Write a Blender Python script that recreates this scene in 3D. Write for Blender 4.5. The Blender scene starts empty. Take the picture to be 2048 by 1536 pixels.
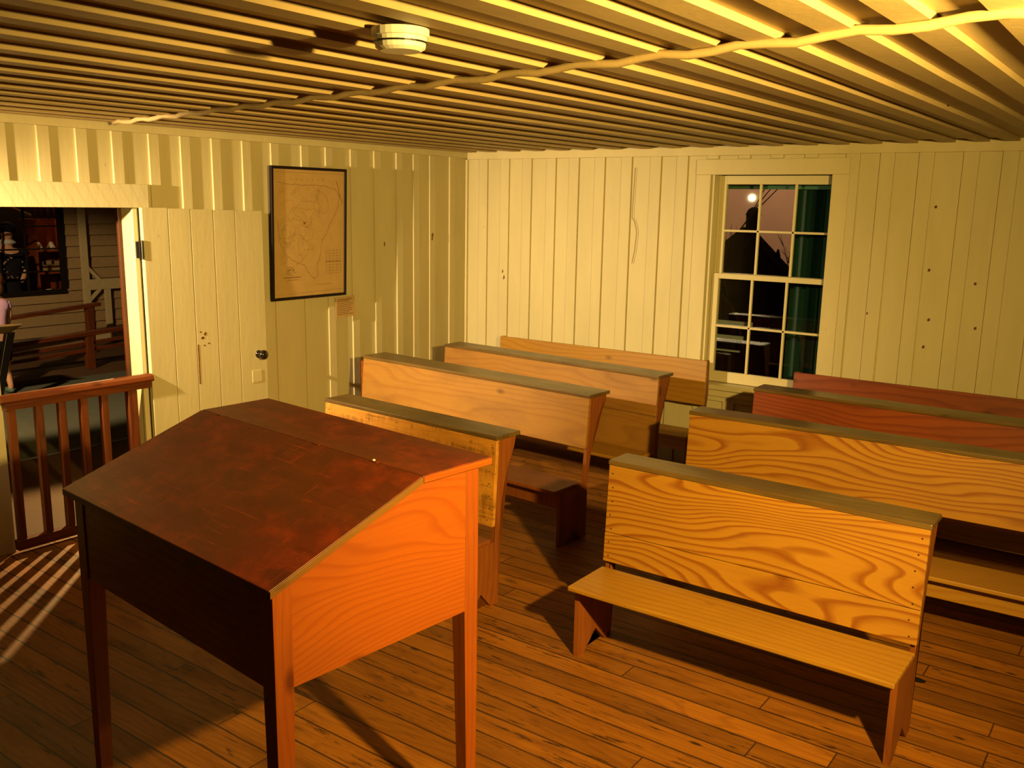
import bpy, bmesh, math, random
from mathutils import Matrix, Vector
random.seed(7)
S = bpy.context.scene
C = S.collection

# ---------------------------------------------------------------- camera
def cam_matrix(yaw, pitch, roll, loc):
    f = Vector((math.sin(yaw)*math.cos(pitch), math.cos(yaw)*math.cos(pitch), -math.sin(pitch)))
    r = Vector((math.cos(yaw), -math.sin(yaw), 0)); u = r.cross(f)
    r2 = r*math.cos(roll)+u*math.sin(roll); u2 = u*math.cos(roll)-r*math.sin(roll)
    m = Matrix((r2, u2, -f)).transposed().to_4x4(); m.translation = loc
    return m
cd = bpy.data.cameras.new('camera'); cam = bpy.data.objects.new('camera', cd); C.objects.link(cam)
cam.matrix_world = cam_matrix(math.radians(-35.9487), math.radians(11.6122), math.radians(1.0203), Vector((0, 0, 2.0)))
cd.sensor_width = 36; cd.lens = 1846.95/2048*36; cd.shift_y = 17/2048; cd.clip_start = .02
S.camera = cam

# ---------------------------------------------------------------- world, lamps, exposure
w = bpy.data.worlds.new('world'); S.world = w; w.use_nodes = True
w.node_tree.nodes['Background'].inputs[0].default_value = (1, .6, .3, 1)
w.node_tree.nodes['Background'].inputs[1].default_value = .002
S.view_settings.view_transform = 'Standard'; S.view_settings.look = 'None'
S.view_settings.exposure = 0.0; S.view_settings.gamma = 1; S.view_settings.use_curve_mapping = False
WARM = (1, .67, .235)
def lamp(name, kind, loc, target, power, color=WARM, angle=120, blend=1, radius=.05):
    l = bpy.data.lights.new(name, kind); l.energy = power; l.color = color; l.shadow_soft_size = radius
    if kind == 'SPOT': l.spot_size = math.radians(angle); l.spot_blend = blend
    o = bpy.data.objects.new(name, l); C.objects.link(o); o.location = loc
    if target: o.rotation_euler = (Vector(target)-Vector(loc)).to_track_quat('-Z', 'Y').to_euler()
    return o
lamp('spotlight_main', 'SPOT', (.42, 1.48, 2.20), (-3.9, 4.8, .85), 1180, color=(1, .66, .15), angle=112, blend=1, radius=.045)
lamp('spotlight_desk', 'SPOT', (1.0, 1.55, 2.15), (-1.8, 1.9, .9), 75, color=(1, .64, .17), angle=70, blend=1, radius=.05)
lamp('spotlight_wall', 'SPOT', (-4.86, 1.05, 2.12), (-4.40, 6.4, .65), 1380, color=(.97, .71, .34), angle=60, blend=1, radius=.03)
lamp('added_wall_fill', 'SPOT', (-4.86, 1.05, 2.12), (-5.2, 4.1, 1.2), 235, color=(1, .71, .31), angle=92, blend=1, radius=.03)  # added beam at the wall spot's position, only to brighten the left wall
lamp('spotlight_porch', 'SPOT', (-7.2, 5.2, 2.2), (-4.7, 2.2, 0), 1350, angle=40, blend=.5, radius=.03)
lamp('spotlight_gallery', 'SPOT', (-6.5, 1.0, 3.4), (-10.2, 5.0, -.2), 1100, color=(1, .72, .36), angle=45, blend=.35, radius=.08)
lamp('lamp_shop', 'POINT', (-12.9, 6.4, 2.3), None, 14, color=(1, .55, .2), radius=.08)
lamp('spotlight_mural', 'SPOT', (-5.2, 11.5, 3.4), (-5.4, 14, 1.9), 330, color=(1, .62, .36), angle=120, blend=1, radius=.2)

# ---------------------------------------------------------------- node helpers
class NT:
    def __init__(s, name):
        s.m = bpy.data.materials.new(name); s.m.use_nodes = True; s.t = s.m.node_tree
        s.b = s.t.nodes['Principled BSDF']
    def n(s, typ, **kw):
        nd = s.t.nodes.new(typ)
        for k, v in kw.items():
            if k.startswith('i_'): nd.inputs[k[2:].replace('_', ' ')].default_value = v
            else: setattr(nd, k, v)
        return nd
    def l(s, a, b): s.t.links.new(a, b)
    def put(s, sock, v):
        if hasattr(v, 'is_linked') or hasattr(v, 'links'): s.l(v, sock)
        else: sock.default_value = v
    def math(s, op, a, b=0.0, c=0.0, clamp=False):
        nd = s.t.nodes.new('ShaderNodeMath'); nd.operation = op; nd.use_clamp = clamp
        for i, v in enumerate((a, b, c)): s.put(nd.inputs[i], v)
        return nd.outputs[0]
    def noise(s, vec, scale=1, detail=2, rough=.5, dist=0):
        nd = s.n('ShaderNodeTexNoise'); s.l(vec, nd.inputs['Vector'])
        nd.inputs['Scale'].default_value = scale; nd.inputs['Detail'].default_value = detail
        nd.inputs['Roughness'].default_value = rough; nd.inputs['Distortion'].default_value = dist
        return nd.outputs[0]
    def mapping(s, vec, scale=(1, 1, 1), loc=(0, 0, 0), rot=(0, 0, 0)):
        nd = s.n('ShaderNodeMapping'); s.l(vec, nd.inputs[0])
        nd.inputs['Scale'].default_value = scale; s.put(nd.inputs['Location'], loc); nd.inputs['Rotation'].default_value = rot
        return nd.outputs[0]
    def ramp(s, fac, stops, interp='LINEAR'):
        nd = s.n('ShaderNodeValToRGB'); s.l(fac, nd.inputs[0]); cr = nd.color_ramp; cr.interpolation = interp
        while len(cr.elements) < len(stops): cr.elements.new(.5)
        for e, (p, c) in zip(cr.elements, stops):
            e.position = p; e.color = tuple(c)+(1,) if len(c) == 3 else c
        return nd.outputs[0]
    def mix(s, fac, a, b, blend='MIX'):
        nd = s.n('ShaderNodeMix', data_type='RGBA', blend_type=blend)
        s.put(nd.inputs['Factor'], fac)
        for sock, v in ((nd.inputs['A'], a), (nd.inputs['B'], b)):
            if isinstance(v, tuple): sock.default_value = v+(1,) if len(v) == 3 else v
            else: s.l(v, sock)
        return nd.outputs['Result']
    def bump(s, h, strength=.3, dist=.003):
        nd = s.n('ShaderNodeBump'); nd.inputs['Strength'].default_value = strength; nd.inputs['Distance'].default_value = dist
        s.l(h, nd.inputs['Height']); s.l(nd.outputs[0], s.b.inputs['Normal'])
    def done(s, color=None, rough=None, spec=None):
        if color is not None: s.put(s.b.inputs['Base Color'], color if not isinstance(color, tuple) or len(color) == 4 else color+(1,))
        if rough is not None: s.put(s.b.inputs['Roughness'], rough)
        if spec is not None: s.b.inputs['Specular IOR Level'].default_value = spec
        return s.m

def plain(name, color, rough=.6, spec=.3, metal=0):
    k = NT(name); tc = k.n('ShaderNodeTexCoord').outputs['Object']
    nz = k.noise(tc, 14, 3)
    c2 = tuple(x*.78 for x in color)
    k.b.inputs['Metallic'].default_value = metal
    return k.done(k.mix(nz, c2, color), rough, spec)

def wood(name, light, dark, rough=.4, spec=.4, K=14, A=5, axis='X', ring=.75, wear=.0, coat=0, smut=.35, seed=0, scuff=False):
    """board timber: growth rings as contour lines of a slowly wandering field, drawn out along the grain"""
    k = NT(name); tc = k.n('ShaderNodeTexCoord').outputs['Object']
    if axis == 'Z': tc = k.mapping(tc, rot=(0, math.radians(90), 0))
    if axis == 'Y': tc = k.mapping(tc, rot=(0, 0, math.radians(90)))
    rnd = k.n('ShaderNodeObjectInfo').outputs['Random']
    cmb = k.n('ShaderNodeCombineXYZ'); k.l(k.math('MULTIPLY', rnd, 37.0), cmb.inputs[0]); k.l(k.math('MULTIPLY', rnd, 11.0), cmb.inputs[1]); cmb.inputs[2].default_value = seed
    add = k.n('ShaderNodeVectorMath', operation='ADD'); k.l(tc, add.inputs[0]); k.l(cmb.outputs[0], add.inputs[1])
    p = add.outputs[0]
    sep = k.n('ShaderNodeSeparateXYZ'); k.l(tc, sep.inputs[0])
    cross = k.math('ADD', sep.outputs[1], sep.outputs[2])
    big = k.noise(k.mapping(p, (.9, 3.2, 3.2)), 1, 1.5, .45)
    med = k.noise(k.mapping(p, (3, 16, 16)), 1, 2, .5)
    F = k.math('ADD', k.math('MULTIPLY', cross, K), k.math('ADD', k.math('MULTIPLY', big, A*2), k.math('MULTIPLY', med, .55)))
    fr = k.math('FRACT', F)
    late = k.ramp(fr, [(0, (.05,)*3), (.5, (.12,)*3), (.82, (1,)*3), (.93, (.75,)*3), (1, (.05,)*3)])
    st = k.noise(k.mapping(p, (4, 170, 170)), 1, 3, .6)
    blotch = k.noise(k.mapping(p, (2.2, 6, 6)), 1, 4, .6)
    mid = tuple(a*.55+b*.45 for a, b in zip(light, dark))
    c = k.mix(k.math('MULTIPLY', late, ring), light, dark)
    c = k.mix(k.math('MULTIPLY', k.ramp(st, [(.35, (0,)*3), (.75, (1,)*3)]), .38), c, mid)
    c = k.mix(k.math('MULTIPLY', k.ramp(blotch, [(.42, (0,)*3), (.72, (1,)*3)]), smut), c, tuple(x*.42 for x in dark))
    # small knots
    vo = k.n('ShaderNodeTexVoronoi', feature='F1'); k.l(k.mapping(p, (2.6, 5.2, 5.2)), vo.inputs[0]); vo.inputs['Scale'].default_value = 1
    kn = k.ramp(vo.outputs['Distance'], [(.045, (1,)*3), (.125, (0,)*3)])
    c = k.mix(k.math('MULTIPLY', kn, .75), c, tuple(x*.4 for x in dark))
    if scuff:
        v1 = k.noise(k.mapping(p, (26, 26, 5)), 1, 4, .7); v2 = k.noise(k.mapping(p, (3, 40, 40)), 1, 4, .7)
        c = k.mix(k.math('MULTIPLY', k.ramp(k.math('ADD', k.math('MULTIPLY', v1, .5), k.math('MULTIPLY', v2, .5)), [(.50, (0,)*3), (.60, (1,)*3)]), .6), c, (.055, .022, .005))
    if wear:
        mot = k.noise(k.mapping(p, (9, 13, 13), loc=(1, 2, 6)), 1, 5, .75)
        c = k.mix(k.math('MULTIPLY', k.ramp(mot, [(.48, (0,)*3), (.66, (1,)*3)]), .8), c, (.20, .024, .002))
        olive = k.noise(k.mapping(p, (1.6, 2.4, 2.4), loc=(5, 1, 0)), 1, 3, .6)
        c = k.mix(k.math('MULTIPLY', k.ramp(olive, [(.45, (0,)*3), (.62, (1,)*3)]), .55), c, (.070, .022, .004))
        s1 = k.noise(k.mapping(p, (5, 160, 160), rot=(0, 0, .9)), 1, 2, .5); s2 = k.noise(k.mapping(p, (150, 6, 6), rot=(0, 0, .35)), 1, 2, .5)
        fl = k.noise(k.mapping(p, (3, 3, 3), loc=(2, 7, 0)), 1, 4, .7)
        sc = k.math('ADD', k.math('MULTIPLY', k.math('MAXIMUM', s1, s2), .72), k.math('MULTIPLY', fl, .22))
        c = k.mix(k.math('MULTIPLY', k.ramp(sc, [(.595, (0,)*3), (.64, (1,)*3)]), wear), c, tuple(min(1, x*2.6) for x in light))
    k.bump(k.math('ADD', k.math('MULTIPLY', st, .5), k.math('MULTIPLY', late, .25)), .25, .0015)
    if coat: k.b.inputs['Coat Weight'].default_value = coat; k.b.inputs['Coat Roughness'].default_value = .25
    rg = k.math('ADD', rough-.08, k.math('MULTIPLY', blotch, .22))
    return k.done(c, rg, spec)

def paint(name, base, grime=.35, stripes=0):
    k = NT(name); tc = k.n('ShaderNodeTexCoord').outputs['Object']
    n1 = k.noise(k.mapping(tc, (5, 5, 1.2)), 1, 4, .6); n2 = k.noise(k.mapping(tc, (40, 40, 9)), 1, 3, .6)
    c = k.mix(k.ramp(n1, [(.3, (0,)*3), (.8, (1,)*3)]), base, tuple(x*.86 for x in base))
    sp = k.n('ShaderNodeTexVoronoi', feature='F1'); k.l(k.mapping(tc, (11, 11, 4)), sp.inputs[0]); sp.inputs['Scale'].default_value = 1
    dots = k.ramp(sp.outputs['Distance'], [(.022, (1,)*3), (.05, (0,)*3)])
    gate = k.ramp(k.noise(k.mapping(tc, (1.3, 1.3, .8), loc=(3, 1, 4)), 1, 2), [(.5, (0,)*3), (.62, (1,)*3)])
    c = k.mix(k.math('MULTIPLY', k.math('MULTIPLY', dots, gate), grime*1.6, clamp=True), c, (.16, .085, .03))
    if stripes:
        wv = k.n('ShaderNodeTexWave', wave_type='BANDS', bands_direction='X'); k.l(k.mapping(tc, (1, 1, 1), rot=(math.radians(-28), 0, math.radians(90))), wv.inputs[0])
        wv.inputs['Scale'].default_value = stripes; wv.inputs['Distortion'].default_value = 1.2; wv.inputs['Detail'].default_value = 1
        c = k.mix(k.ramp(wv.outputs[1], [(.0, (.38,)*3), (.16, (0,)*3)]), c, (.42, .30, .14))
    k.bump(k.math('ADD', k.math('MULTIPLY', n2, .6), n1), .35, .003)
    return k.done(c, .5, .25)

def floor_mat():
    k = NT('pine_floorboards'); tc = k.n('ShaderNodeTexCoord').outputs['Object']
    sp = k.n('ShaderNodeSeparateXYZ'); k.l(tc, sp.inputs[0]); X, Y = sp.outputs[0], sp.outputs[1]
    W = .118
    # gentle waviness of the seams
    yy = k.math('DIVIDE', k.math('ADD', Y, 5.0), W)
    idx = k.math('FLOOR', yy); fy = k.math('FRACT', yy)
    wn = k.n('ShaderNodeTexWhiteNoise', noise_dimensions='1D'); k.l(idx, wn.inputs['W']); r1 = wn.outputs['Value']
    xs = k.math('DIVIDE', k.math('ADD', X, k.math('MULTIPLY', r1, 9.0)), 2.7); ix = k.math('FLOOR', xs); fx = k.math('FRACT', xs)
    w2 = k.n('ShaderNodeTexWhiteNoise', noise_dimensions='2D'); cb = k.n('ShaderNodeCombineXYZ'); k.l(idx, cb.inputs[0]); k.l(ix, cb.inputs[1]); k.l(cb.outputs[0], w2.inputs['Vector']); r2 = w2.outputs['Value']
    cb2 = k.n('ShaderNodeCombineXYZ'); k.l(k.math('ADD', X, k.math('MULTIPLY', r2, 43.0)), cb2.inputs[0]); k.l(Y, cb2.inputs[1]); k.l(k.math('MULTIPLY', r2, 17.0), cb2.inputs[2])
    p = cb2.outputs[0]
    big = k.noise(k.mapping(p, (.8, 5, 1)), 1, 1.5, .5); st = k.noise(k.mapping(p, (3, 130, 1)), 1, 3, .65); bl = k.noise(k.mapping(p, (2, 9, 1)), 1, 4, .65)
    F = k.math('FRACT', k.math('ADD', k.math('MULTIPLY', Y, 22.0), k.math('MULTIPLY', big, 12.0)))
    late = k.ramp(F, [(0, (0,)*3), (.6, (.12,)*3), (.85, (1,)*3), (1, (0,)*3)])
    c = k.mix(k.math('MULTIPLY', late, .36), (.43, .155, .013), (.17, .042, .004))
    c = k.mix(k.math('MULTIPLY', k.ramp(st, [(.35, (0,)*3), (.8, (1,)*3)]), .55), c, (.155, .038, .005))
    c = k.mix(k.math('MULTIPLY', k.ramp(bl, [(.45, (0,)*3), (.75, (1,)*3)]), .55), c, (.085, .022, .004))
    tone = k.ramp(r2, [(0, (.45,)*3), (1, (.80,)*3)])
    c = k.mix(1.0, c, tone, 'MULTIPLY')
    # knots and splinters
    vo = k.n('ShaderNodeTexVoronoi', feature='F1'); k.l(k.mapping(p, (2.6, 7.5, 1)), vo.inputs[0]); vo.inputs['Scale'].default_value = 1
    kn = k.ramp(vo.outputs['Distance'], [(.045, (1,)*3), (.085, (0,)*3)])
    c = k.mix(k.math('MULTIPLY', kn, .92), c, (.018, .008, .004))
    sl = k.noise(k.mapping(p, (5, 38, 1), loc=(4, 2, 0)), 1, 5, .75)
    gate = k.ramp(k.noise(k.mapping(p, (1.1, 4, 1), loc=(1, 8, 0)), 1, 1), [(.44, (0,)*3), (.54, (1,)*3)])
    c = k.mix(k.math('MULTIPLY', k.math('MULTIPLY', k.ramp(sl, [(.57, (0,)*3), (.63, (1,)*3)]), gate), .9), c, (.022, .009, .004))
    # seams: a wandering dark gap
    wob = k.noise(k.mapping(p, (6, 2, 1)), 1, 3, .6)
    edge = k.math('MINIMUM', fy, k.math('SUBTRACT', 1.0, fy))
    seam = k.math('LESS_THAN', edge, k.math('MULTIPLY', wob, .075))
    ex = k.math('MINIMUM', fx, k.math('SUBTRACT', 1.0, fx)); seam2 = k.math('LESS_THAN', ex, .0011)
    sm = k.math('MAXIMUM', seam, seam2)
    c = k.mix(k.math('MULTIPLY', sm, .85), c, (.02, .008, .004))
    h = k.math('SUBTRACT', k.math('MULTIPLY', st, .35), sm)
    k.bump(k.math('SUBTRACT', h, k.math('MULTIPLY', kn, .5)), .5, .003)
    return k.done(c, k.math('ADD', .38, k.math('MULTIPLY', bl, .3)), .35)

M = {}
M['paint'] = paint('cream_painted_boards', (0.4928, 0.4248, 0.2492))
M['casing'] = paint('cream_painted_casing', (0.5192, 0.4456, 0.2623))
M['kerfed'] = paint('cream_saw_marked_board', (0.499, 0.4423, 0.2797), stripes=5.2)
M['ceiling'] = paint('ceiling_painted_boards', (0.3871, 0.2822, 0.1411))
M['floor'] = floor_mat()
M['desk_edge'] = wood('worn_desk_edge', (0.1584, 0.0684, 0.01152), (0.0864, 0.0324, 0.00504), K=6, A=1, ring=.2, axis='Y')
M['outer_casing'] = wood('dark_outer_casing', (0.072, 0.01728, 0.00288), (0.036, 0.0072, 0.00144), axis='Z')
M['pine'] = wood('varnished_pine', (0.36, 0.1692, 0.01584), (.150, .026, .002), K=24, A=9, rough=.42, smut=.16, ring=.8)
M['pine_pale'] = wood('worn_pale_pine', (0.2883, 0.1362, 0.02154), (0.1647, 0.05196, 0.005069), K=16, A=5, rough=.48, ring=.35, smut=.30)
M['pine_ledge'] = wood('grubby_ledge_pine', (0.1343, 0.07933, 0.02181), (0.05598, 0.02459, 0.006345), K=24, A=3, rough=.30, ring=.45, smut=.55, spec=.6)
M['pine_seat'] = wood('polished_seat_pine', (0.3282, 0.1641, 0.01814), (0.2095, 0.06635, 0.005184), K=26, A=3, rough=.34, ring=.45, smut=.16)
M['pine_leg'] = wood('leg_pine', (0.2177, 0.06221, 0.009331), (0.1037, 0.01814, 0.002592), K=26, A=4, axis='Z', rough=.45, ring=.35)
M['pine_red'] = wood('red_stained_pine', (0.2333, 0.04752, 0.00432), (0.1264, 0.01728, 0.00144), K=20, A=4, rough=.42)
M['desk_side'] = wood('desk_side_cypress', (0.2737, 0.06329, 0.004355), (0.1493, 0.02224, 0.001452), K=46, A=9, axis='Y', rough=.38, ring=.38, smut=.2)
M['desk_front'] = wood('desk_front_board', (0.2592, 0.06739, 0.006221), (0.1452, 0.02592, 0.002074), K=26, A=3.5, rough=.4)
M['desk_leg'] = wood('desk_leg_wood', (0.2497, 0.05661, 0.004977), (0.1427, 0.02224, 0.001659), K=34, A=3, axis='Z', rough=.38, ring=.3)
M['desk_lid'] = wood('dark_scratched_lid', (0.1094, 0.01512, 0.00216), (0.04896, 0.006048, 0.001296), K=14, A=5, rough=.44, wear=.6, smut=.35, spec=.55, ring=.4)
M['rail'] = wood('railing_wood', (0.1368, 0.03024, 0.00432), (0.0648, 0.01152, 0.00216), K=22, A=3, axis='Y', rough=.4)
M['rail_post'] = wood('railing_post_wood', (0.1368, 0.0324, 0.00504), (0.0648, 0.01152, 0.00216), K=22, A=3, axis='Z', rough=.45)
M['black'] = plain('black_metal', (.006, .004, .004), .3, .6)
M['knob'] = plain('black_china_knob', (.010, .006, .005), .12, .8)
M['frame'] = plain('black_brown_frame', (.008, .003, .003), .5, .2)
M['paper'] = plain('aged_map_paper', (.45, .29, .11), .7, .2)
M['ink'] = plain('faded_map_ink', (.17, .09, .03), .8, .1)
M['ink_dark'] = plain('dark_map_ink', (.10, .05, .025), .8, .1)
M['ink_red'] = plain('red_brown_map_ink', (.26, .07, .03), .8, .1)
M['label'] = plain('label_card', (.45, .29, .13), .7, .2)
M['siding'] = plain('weathered_siding', (.34, .22, .10), .8, .2)
M['screen_wood'] = plain('screen_door_paint', (.52, .40, .20), .6, .3)
M['drape'] = plain('dark_green_drape', (.004, .035, .018), .55, .4)
M['green'] = plain('green_painted_board', (.05, .16, .09), .6, .3)
M['dark'] = plain('near_black_board', (.012, .007, .005), .9, .1)  # one near-black base colour for knots, ground, house and shop interior
M['brick'] = plain('dark_brick', (.050, .022, .014), .9, .1)
M['carpet'] = plain('grey_green_carpet', (.13, .125, .085), .95, .1)
M['boardwalk'] = plain('scuffed_boardwalk', (.10, .048, .02), .7, .2)
M['white'] = plain('white_plastic', (.72, .68, .60), .4, .4)
M['pink'] = plain('lilac_pink_cotton', (.62, .36, .60), .9, .1)
M['skin'] = plain('skin', (.66, .34, .20), .5, .3)
M['hair'] = plain('brown_hair', (.13, .05, .02), .6, .3)
M['navy'] = plain('dark_cloth', (.012, .010, .014), .9, .1)
M['shoe'] = plain('grey_green_shoe', (.10, .16, .13), .6, .3)
M['pale'] = plain('pale_blue_reflection', (.55, .60, .66), .5, .3)  # colour of the bars that imitate window reflections
M['brass'] = plain('dull_metal', (.30, .18, .07), .35, .6, .6)

def glass_mat():
    k = NT('window_glass'); t = k.t; t.nodes.remove(k.b)
    tr = k.n('ShaderNodeBsdfTransparent'); gl = k.n('ShaderNodeBsdfGlossy'); gl.inputs['Roughness'].default_value = .012
    fr = k.n('ShaderNodeFresnel'); fr.inputs[0].default_value = 1.5
    tr.inputs[0].default_value = (.93, .95, .93, 1)
    mx = k.n('ShaderNodeMixShader'); k.l(fr.outputs[0], mx.inputs[0]); k.l(tr.outputs[0], mx.inputs[1]); k.l(gl.outputs[0], mx.inputs[2])
    k.l(mx.outputs[0], t.nodes['Material Output'].inputs[0]); return k.m
M['glass'] = glass_mat()
def mural_mat():
    k = NT('dusk_mural'); tc = k.n('ShaderNodeTexCoord').outputs['Object']
    n = k.noise(tc, .9, 4, .6); c = k.mix(n, (.30, .19, .13), (.46, .30, .19)); return k.done(c, .9, .05)
M['mural'] = mural_mat()

# ---------------------------------------------------------------- mesh helpers
def link(name, bm, mat, parent=None, bevel=0, loc=None, smooth=False):
    bmesh.ops.recalc_face_normals(bm, faces=bm.faces)
    me = bpy.data.meshes.new(name); bm.to_mesh(me); bm.free(); me.materials.append(mat)
    if smooth:
        for p in me.polygons: p.use_smooth = True
    o = bpy.data.objects.new(name, me); C.objects.link(o)
    if parent: o.parent = parent
    if loc: o.location = loc
    if bevel:
        b = o.modifiers.new('bevel', 'BEVEL'); b.width = bevel; b.segments = 2; b.limit_method = 'ANGLE'; b.angle_limit = math.radians(40)
    return o
def box(bm, x0, x1, y0, y1, z0, z1):
    v = [bm.verts.new(p) for p in ((x0,y0,z0),(x1,y0,z0),(x1,y1,z0),(x0,y1,z0),(x0,y0,z1),(x1,y0,z1),(x1,y1,z1),(x0,y1,z1))]
    for f in ((0,3,2,1),(4,5,6,7),(0,1,5,4),(1,2,6,5),(2,3,7,6),(3,0,4,7)): bm.faces.new([v[i] for i in f])
    return v
def ext(bm, pts, a, b, axis='x'):
    """prism: 2-D outline pushed from a to b along axis; outline is in the two other axes"""
    def P(p, t):
        return {'x': (t, p[0], p[1]), 'y': (p[0], t, p[1]), 'z': (p[0], p[1], t)}[axis]
    A = [bm.verts.new(P(p, a)) for p in pts]; B = [bm.verts.new(P(p, b)) for p in pts]; n = len(pts)
    f1 = bm.faces.new(A); f2 = bm.faces.new(B[::-1])
    for i in range(n): bm.faces.new((A[i], B[i], B[(i+1) % n], A[(i+1) % n]))
    bmesh.ops.triangulate(bm, faces=[f1, f2])
def hexa(bm, lo, hi):
    """four floor-plan corners lo (z incl.) and four hi"""
    v = [bm.verts.new(p) for p in list(lo)+list(hi)]
    for f in ((0,3,2,1),(4,5,6,7),(0,1,5,4),(1,2,6,5),(2,3,7,6),(3,0,4,7)): bm.faces.new([v[i] for i in f])
def tube(bm, pts, r, seg=8):
    rings = []
    pts = [Vector(p) for p in pts]; rr = r if isinstance(r, (list, tuple)) else [r]*len(pts)
    for i, p in enumerate(pts):
        d = (pts[min(i+1, len(pts)-1)]-pts[max(i-1, 0)]).normalized()
        a = d.cross(Vector((0, 0, 1))); a = a.normalized() if a.length > .01 else Vector((1, 0, 0)); b = d.cross(a)
        rings.append([bm.verts.new(p+(a*math.cos(t)+b*math.sin(t))*rr[i]) for t in [2*math.pi*k/seg for k in range(seg)]])
    for A, B in zip(rings, rings[1:]):
        for k in range(seg): bm.faces.new((A[k], A[(k+1) % seg], B[(k+1) % seg], B[k]))
    bm.faces.new(rings[0]); bm.faces.new(rings[-1][::-1])
def lathe(bm, prof, c=(0, 0, 0), axis='z', seg=24):
    rings = []
    for r, h in prof:
        ring = []
        for k in range(seg):
            t = 2*math.pi*k/seg; a, b = r*math.cos(t), r*math.sin(t)
            q = {'z': (a, b, h), 'x': (h, a, b), 'y': (a, h, b)}[axis]
            ring.append(bm.verts.new((c[0]+q[0], c[1]+q[1], c[2]+q[2])))
        rings.append(ring)
    for A, B in zip(rings, rings[1:]):
        for k in range(seg): bm.faces.new((A[k], A[(k+1) % seg], B[(k+1) % seg], B[k]))
    bm.faces.new(rings[0][::-1]); bm.faces.new(rings[-1])
def blob(bm, c, s, sub=2):
    m = Matrix.Translation(c) @ Matrix.Diagonal((*s, 1)); bmesh.ops.create_icosphere(bm, subdivisions=sub, radius=1, matrix=m)
def nb(): return bmesh.new()
def thing(name, label, cat, loc=(0, 0, 0), rz=0, group=None):
    o = bpy.data.objects.new(name, None); C.objects.link(o); o.location = loc; o.rotation_euler = (0, 0, rz)
    o.empty_display_size = .1; return tag(o, label, cat, group)
def tag(o, label, cat, group=None):
    o['label'] = label; o['category'] = cat
    if group: o['group'] = group
    return o
def struct(name, bm, mat, bevel=0, label=None, parent=None, smooth=False):
    o = link(name, bm, mat, parent, bevel, smooth=smooth)
    if not parent: o['kind'] = 'structure'
    if label: o['label'] = label
    return o

# ================================================================ ROOM
CX, CY, H = -5.209, 6.454, 2.437
XR, YB = 2.4, -2.2                       # right wall, wall behind the camera
DY0, DY1, DZ = 2.37, 3.232, 1.935         # doorway
WX0, WX1, WZ0, WZ1 = -2.908, -2.005, .70, 2.224   # window hole

b = nb(); box(b, CX-.12, XR+.1, YB-.1, CY+.1, -.12, 0); f = struct('floor', b, M['floor'], label='worn orange-brown pine floorboards of the schoolroom')

b = nb(); ext(b, [(-.72+.034*math.cos(t*.5236)*(1+.15*math.sin(t*2)), 4.03+.022*math.sin(t*.5236)) for t in range(12)], 0, .0012, 'z'); struct('trim_18', b, M['dark'], label='dark oval knot in the floor right of the front bench')
# left wall: boards with raised battens
b = nb()
box(b, CX-.11, CX, YB, DY0, 0, H); box(b, CX-.11, CX, DY1, CY, 0, H); box(b, CX-.11, CX, DY0, DY1, DZ, H)
bat = [2.69, 2.91, 3.13, 3.37, 3.59, 3.82, 4.06, 4.30, 4.57, 4.80, 5.05, 5.30, 5.55, 5.75, 5.95, 6.21]
y = 2.69
low = []
while y > YB+.3: y -= .235; low.append(y)
for y in low+bat:
    z0 = 0 if not (DY0-.12 < y < DY1+.02) else 2.06
    box(b, CX-.01, CX+.012, y, y+.070, z0, H-.065)
struct('wall_left', b, M['paint'], .0025, 'cream board-and-batten wall with the doorway and the map')

# back wall with the window hole
b = nb()
T = .22
box(b, CX-.11, WX0, CY, CY+T, 0, H); box(b, WX1, XR, CY, CY+T, 0, H)
box(b, WX0, WX1, CY, CY+T, 0, WZ0-.06); box(b, WX0, WX1, CY, CY+T, WZ1, H)
seams = [-4.97, -4.74, -4.51, -4.27, -4.05, -3.81, -3.57, -3.32, -3.10, -2.86, -2.62, -2.38, -2.14, -1.86, -1.64, -1.40, -1.14, -.92, -.68, -.44, -.2, .04, .28, .52, .76, 1.0, 1.24, 1.48, 1.72, 1.96, 2.2]
for x in seams:
    if WX0-.13 < x < WX1+.10:
        box(b, x-.09, x, CY-.018, CY+.01, 2.335, H-.075)
        box(b, x-.09, x, CY-.018, CY+.01, 0, .56)
    else:
        box(b, x-.09, x, CY-.018, CY+.01, 0, H-.075)
struct('wall_back', b, M['paint'], .0025, 'cream board-and-batten wall with the window')
# the other two walls are left out, so less bounced light keeps shadows deep

# ceiling boards with battens running into the room
b = nb(); box(b, CX-.11, XR+.1, YB-.1, CY+T, H, H+.06)
cb = [-.54, -.72, -.92, -1.09, -1.28, -1.50, -1.72, -1.93, -2.14, -2.38, -2.63, -2.90, -3.15, -3.40, -3.65, -3.91, -4.14, -4.38, -4.62, -4.86, -5.08, -.34, -.12, .10, .32, .54, .76, .98, 1.2, 1.42, 1.64, 1.86, 2.08, 2.3]
for i, x in enumerate(cb):
    r = random.Random(i)
    n = 14; w0 = .078
    prevl = None
    ys = [YB+(CY-YB)*k/n for k in range(n+1)]
    L_, R_ = [], []
    for yy in ys:
        L_.append(x-w0+r.uniform(-.003, .003)); R_.append(x+r.uniform(-.003, .003))
    for k in range(n):
        hexa(b, [(L_[k], ys[k], H-.021), (R_[k], ys[k], H-.021), (R_[k+1], ys[k+1], H-.021), (L_[k+1], ys[k+1], H-.021)],
                [(L_[k], ys[k], H+.01), (R_[k], ys[k], H+.01), (R_[k+1], ys[k+1], H+.01), (L_[k+1], ys[k+1], H+.01)])
struct('ceiling', b, M['ceiling'], label='painted ceiling boards with battens')
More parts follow.
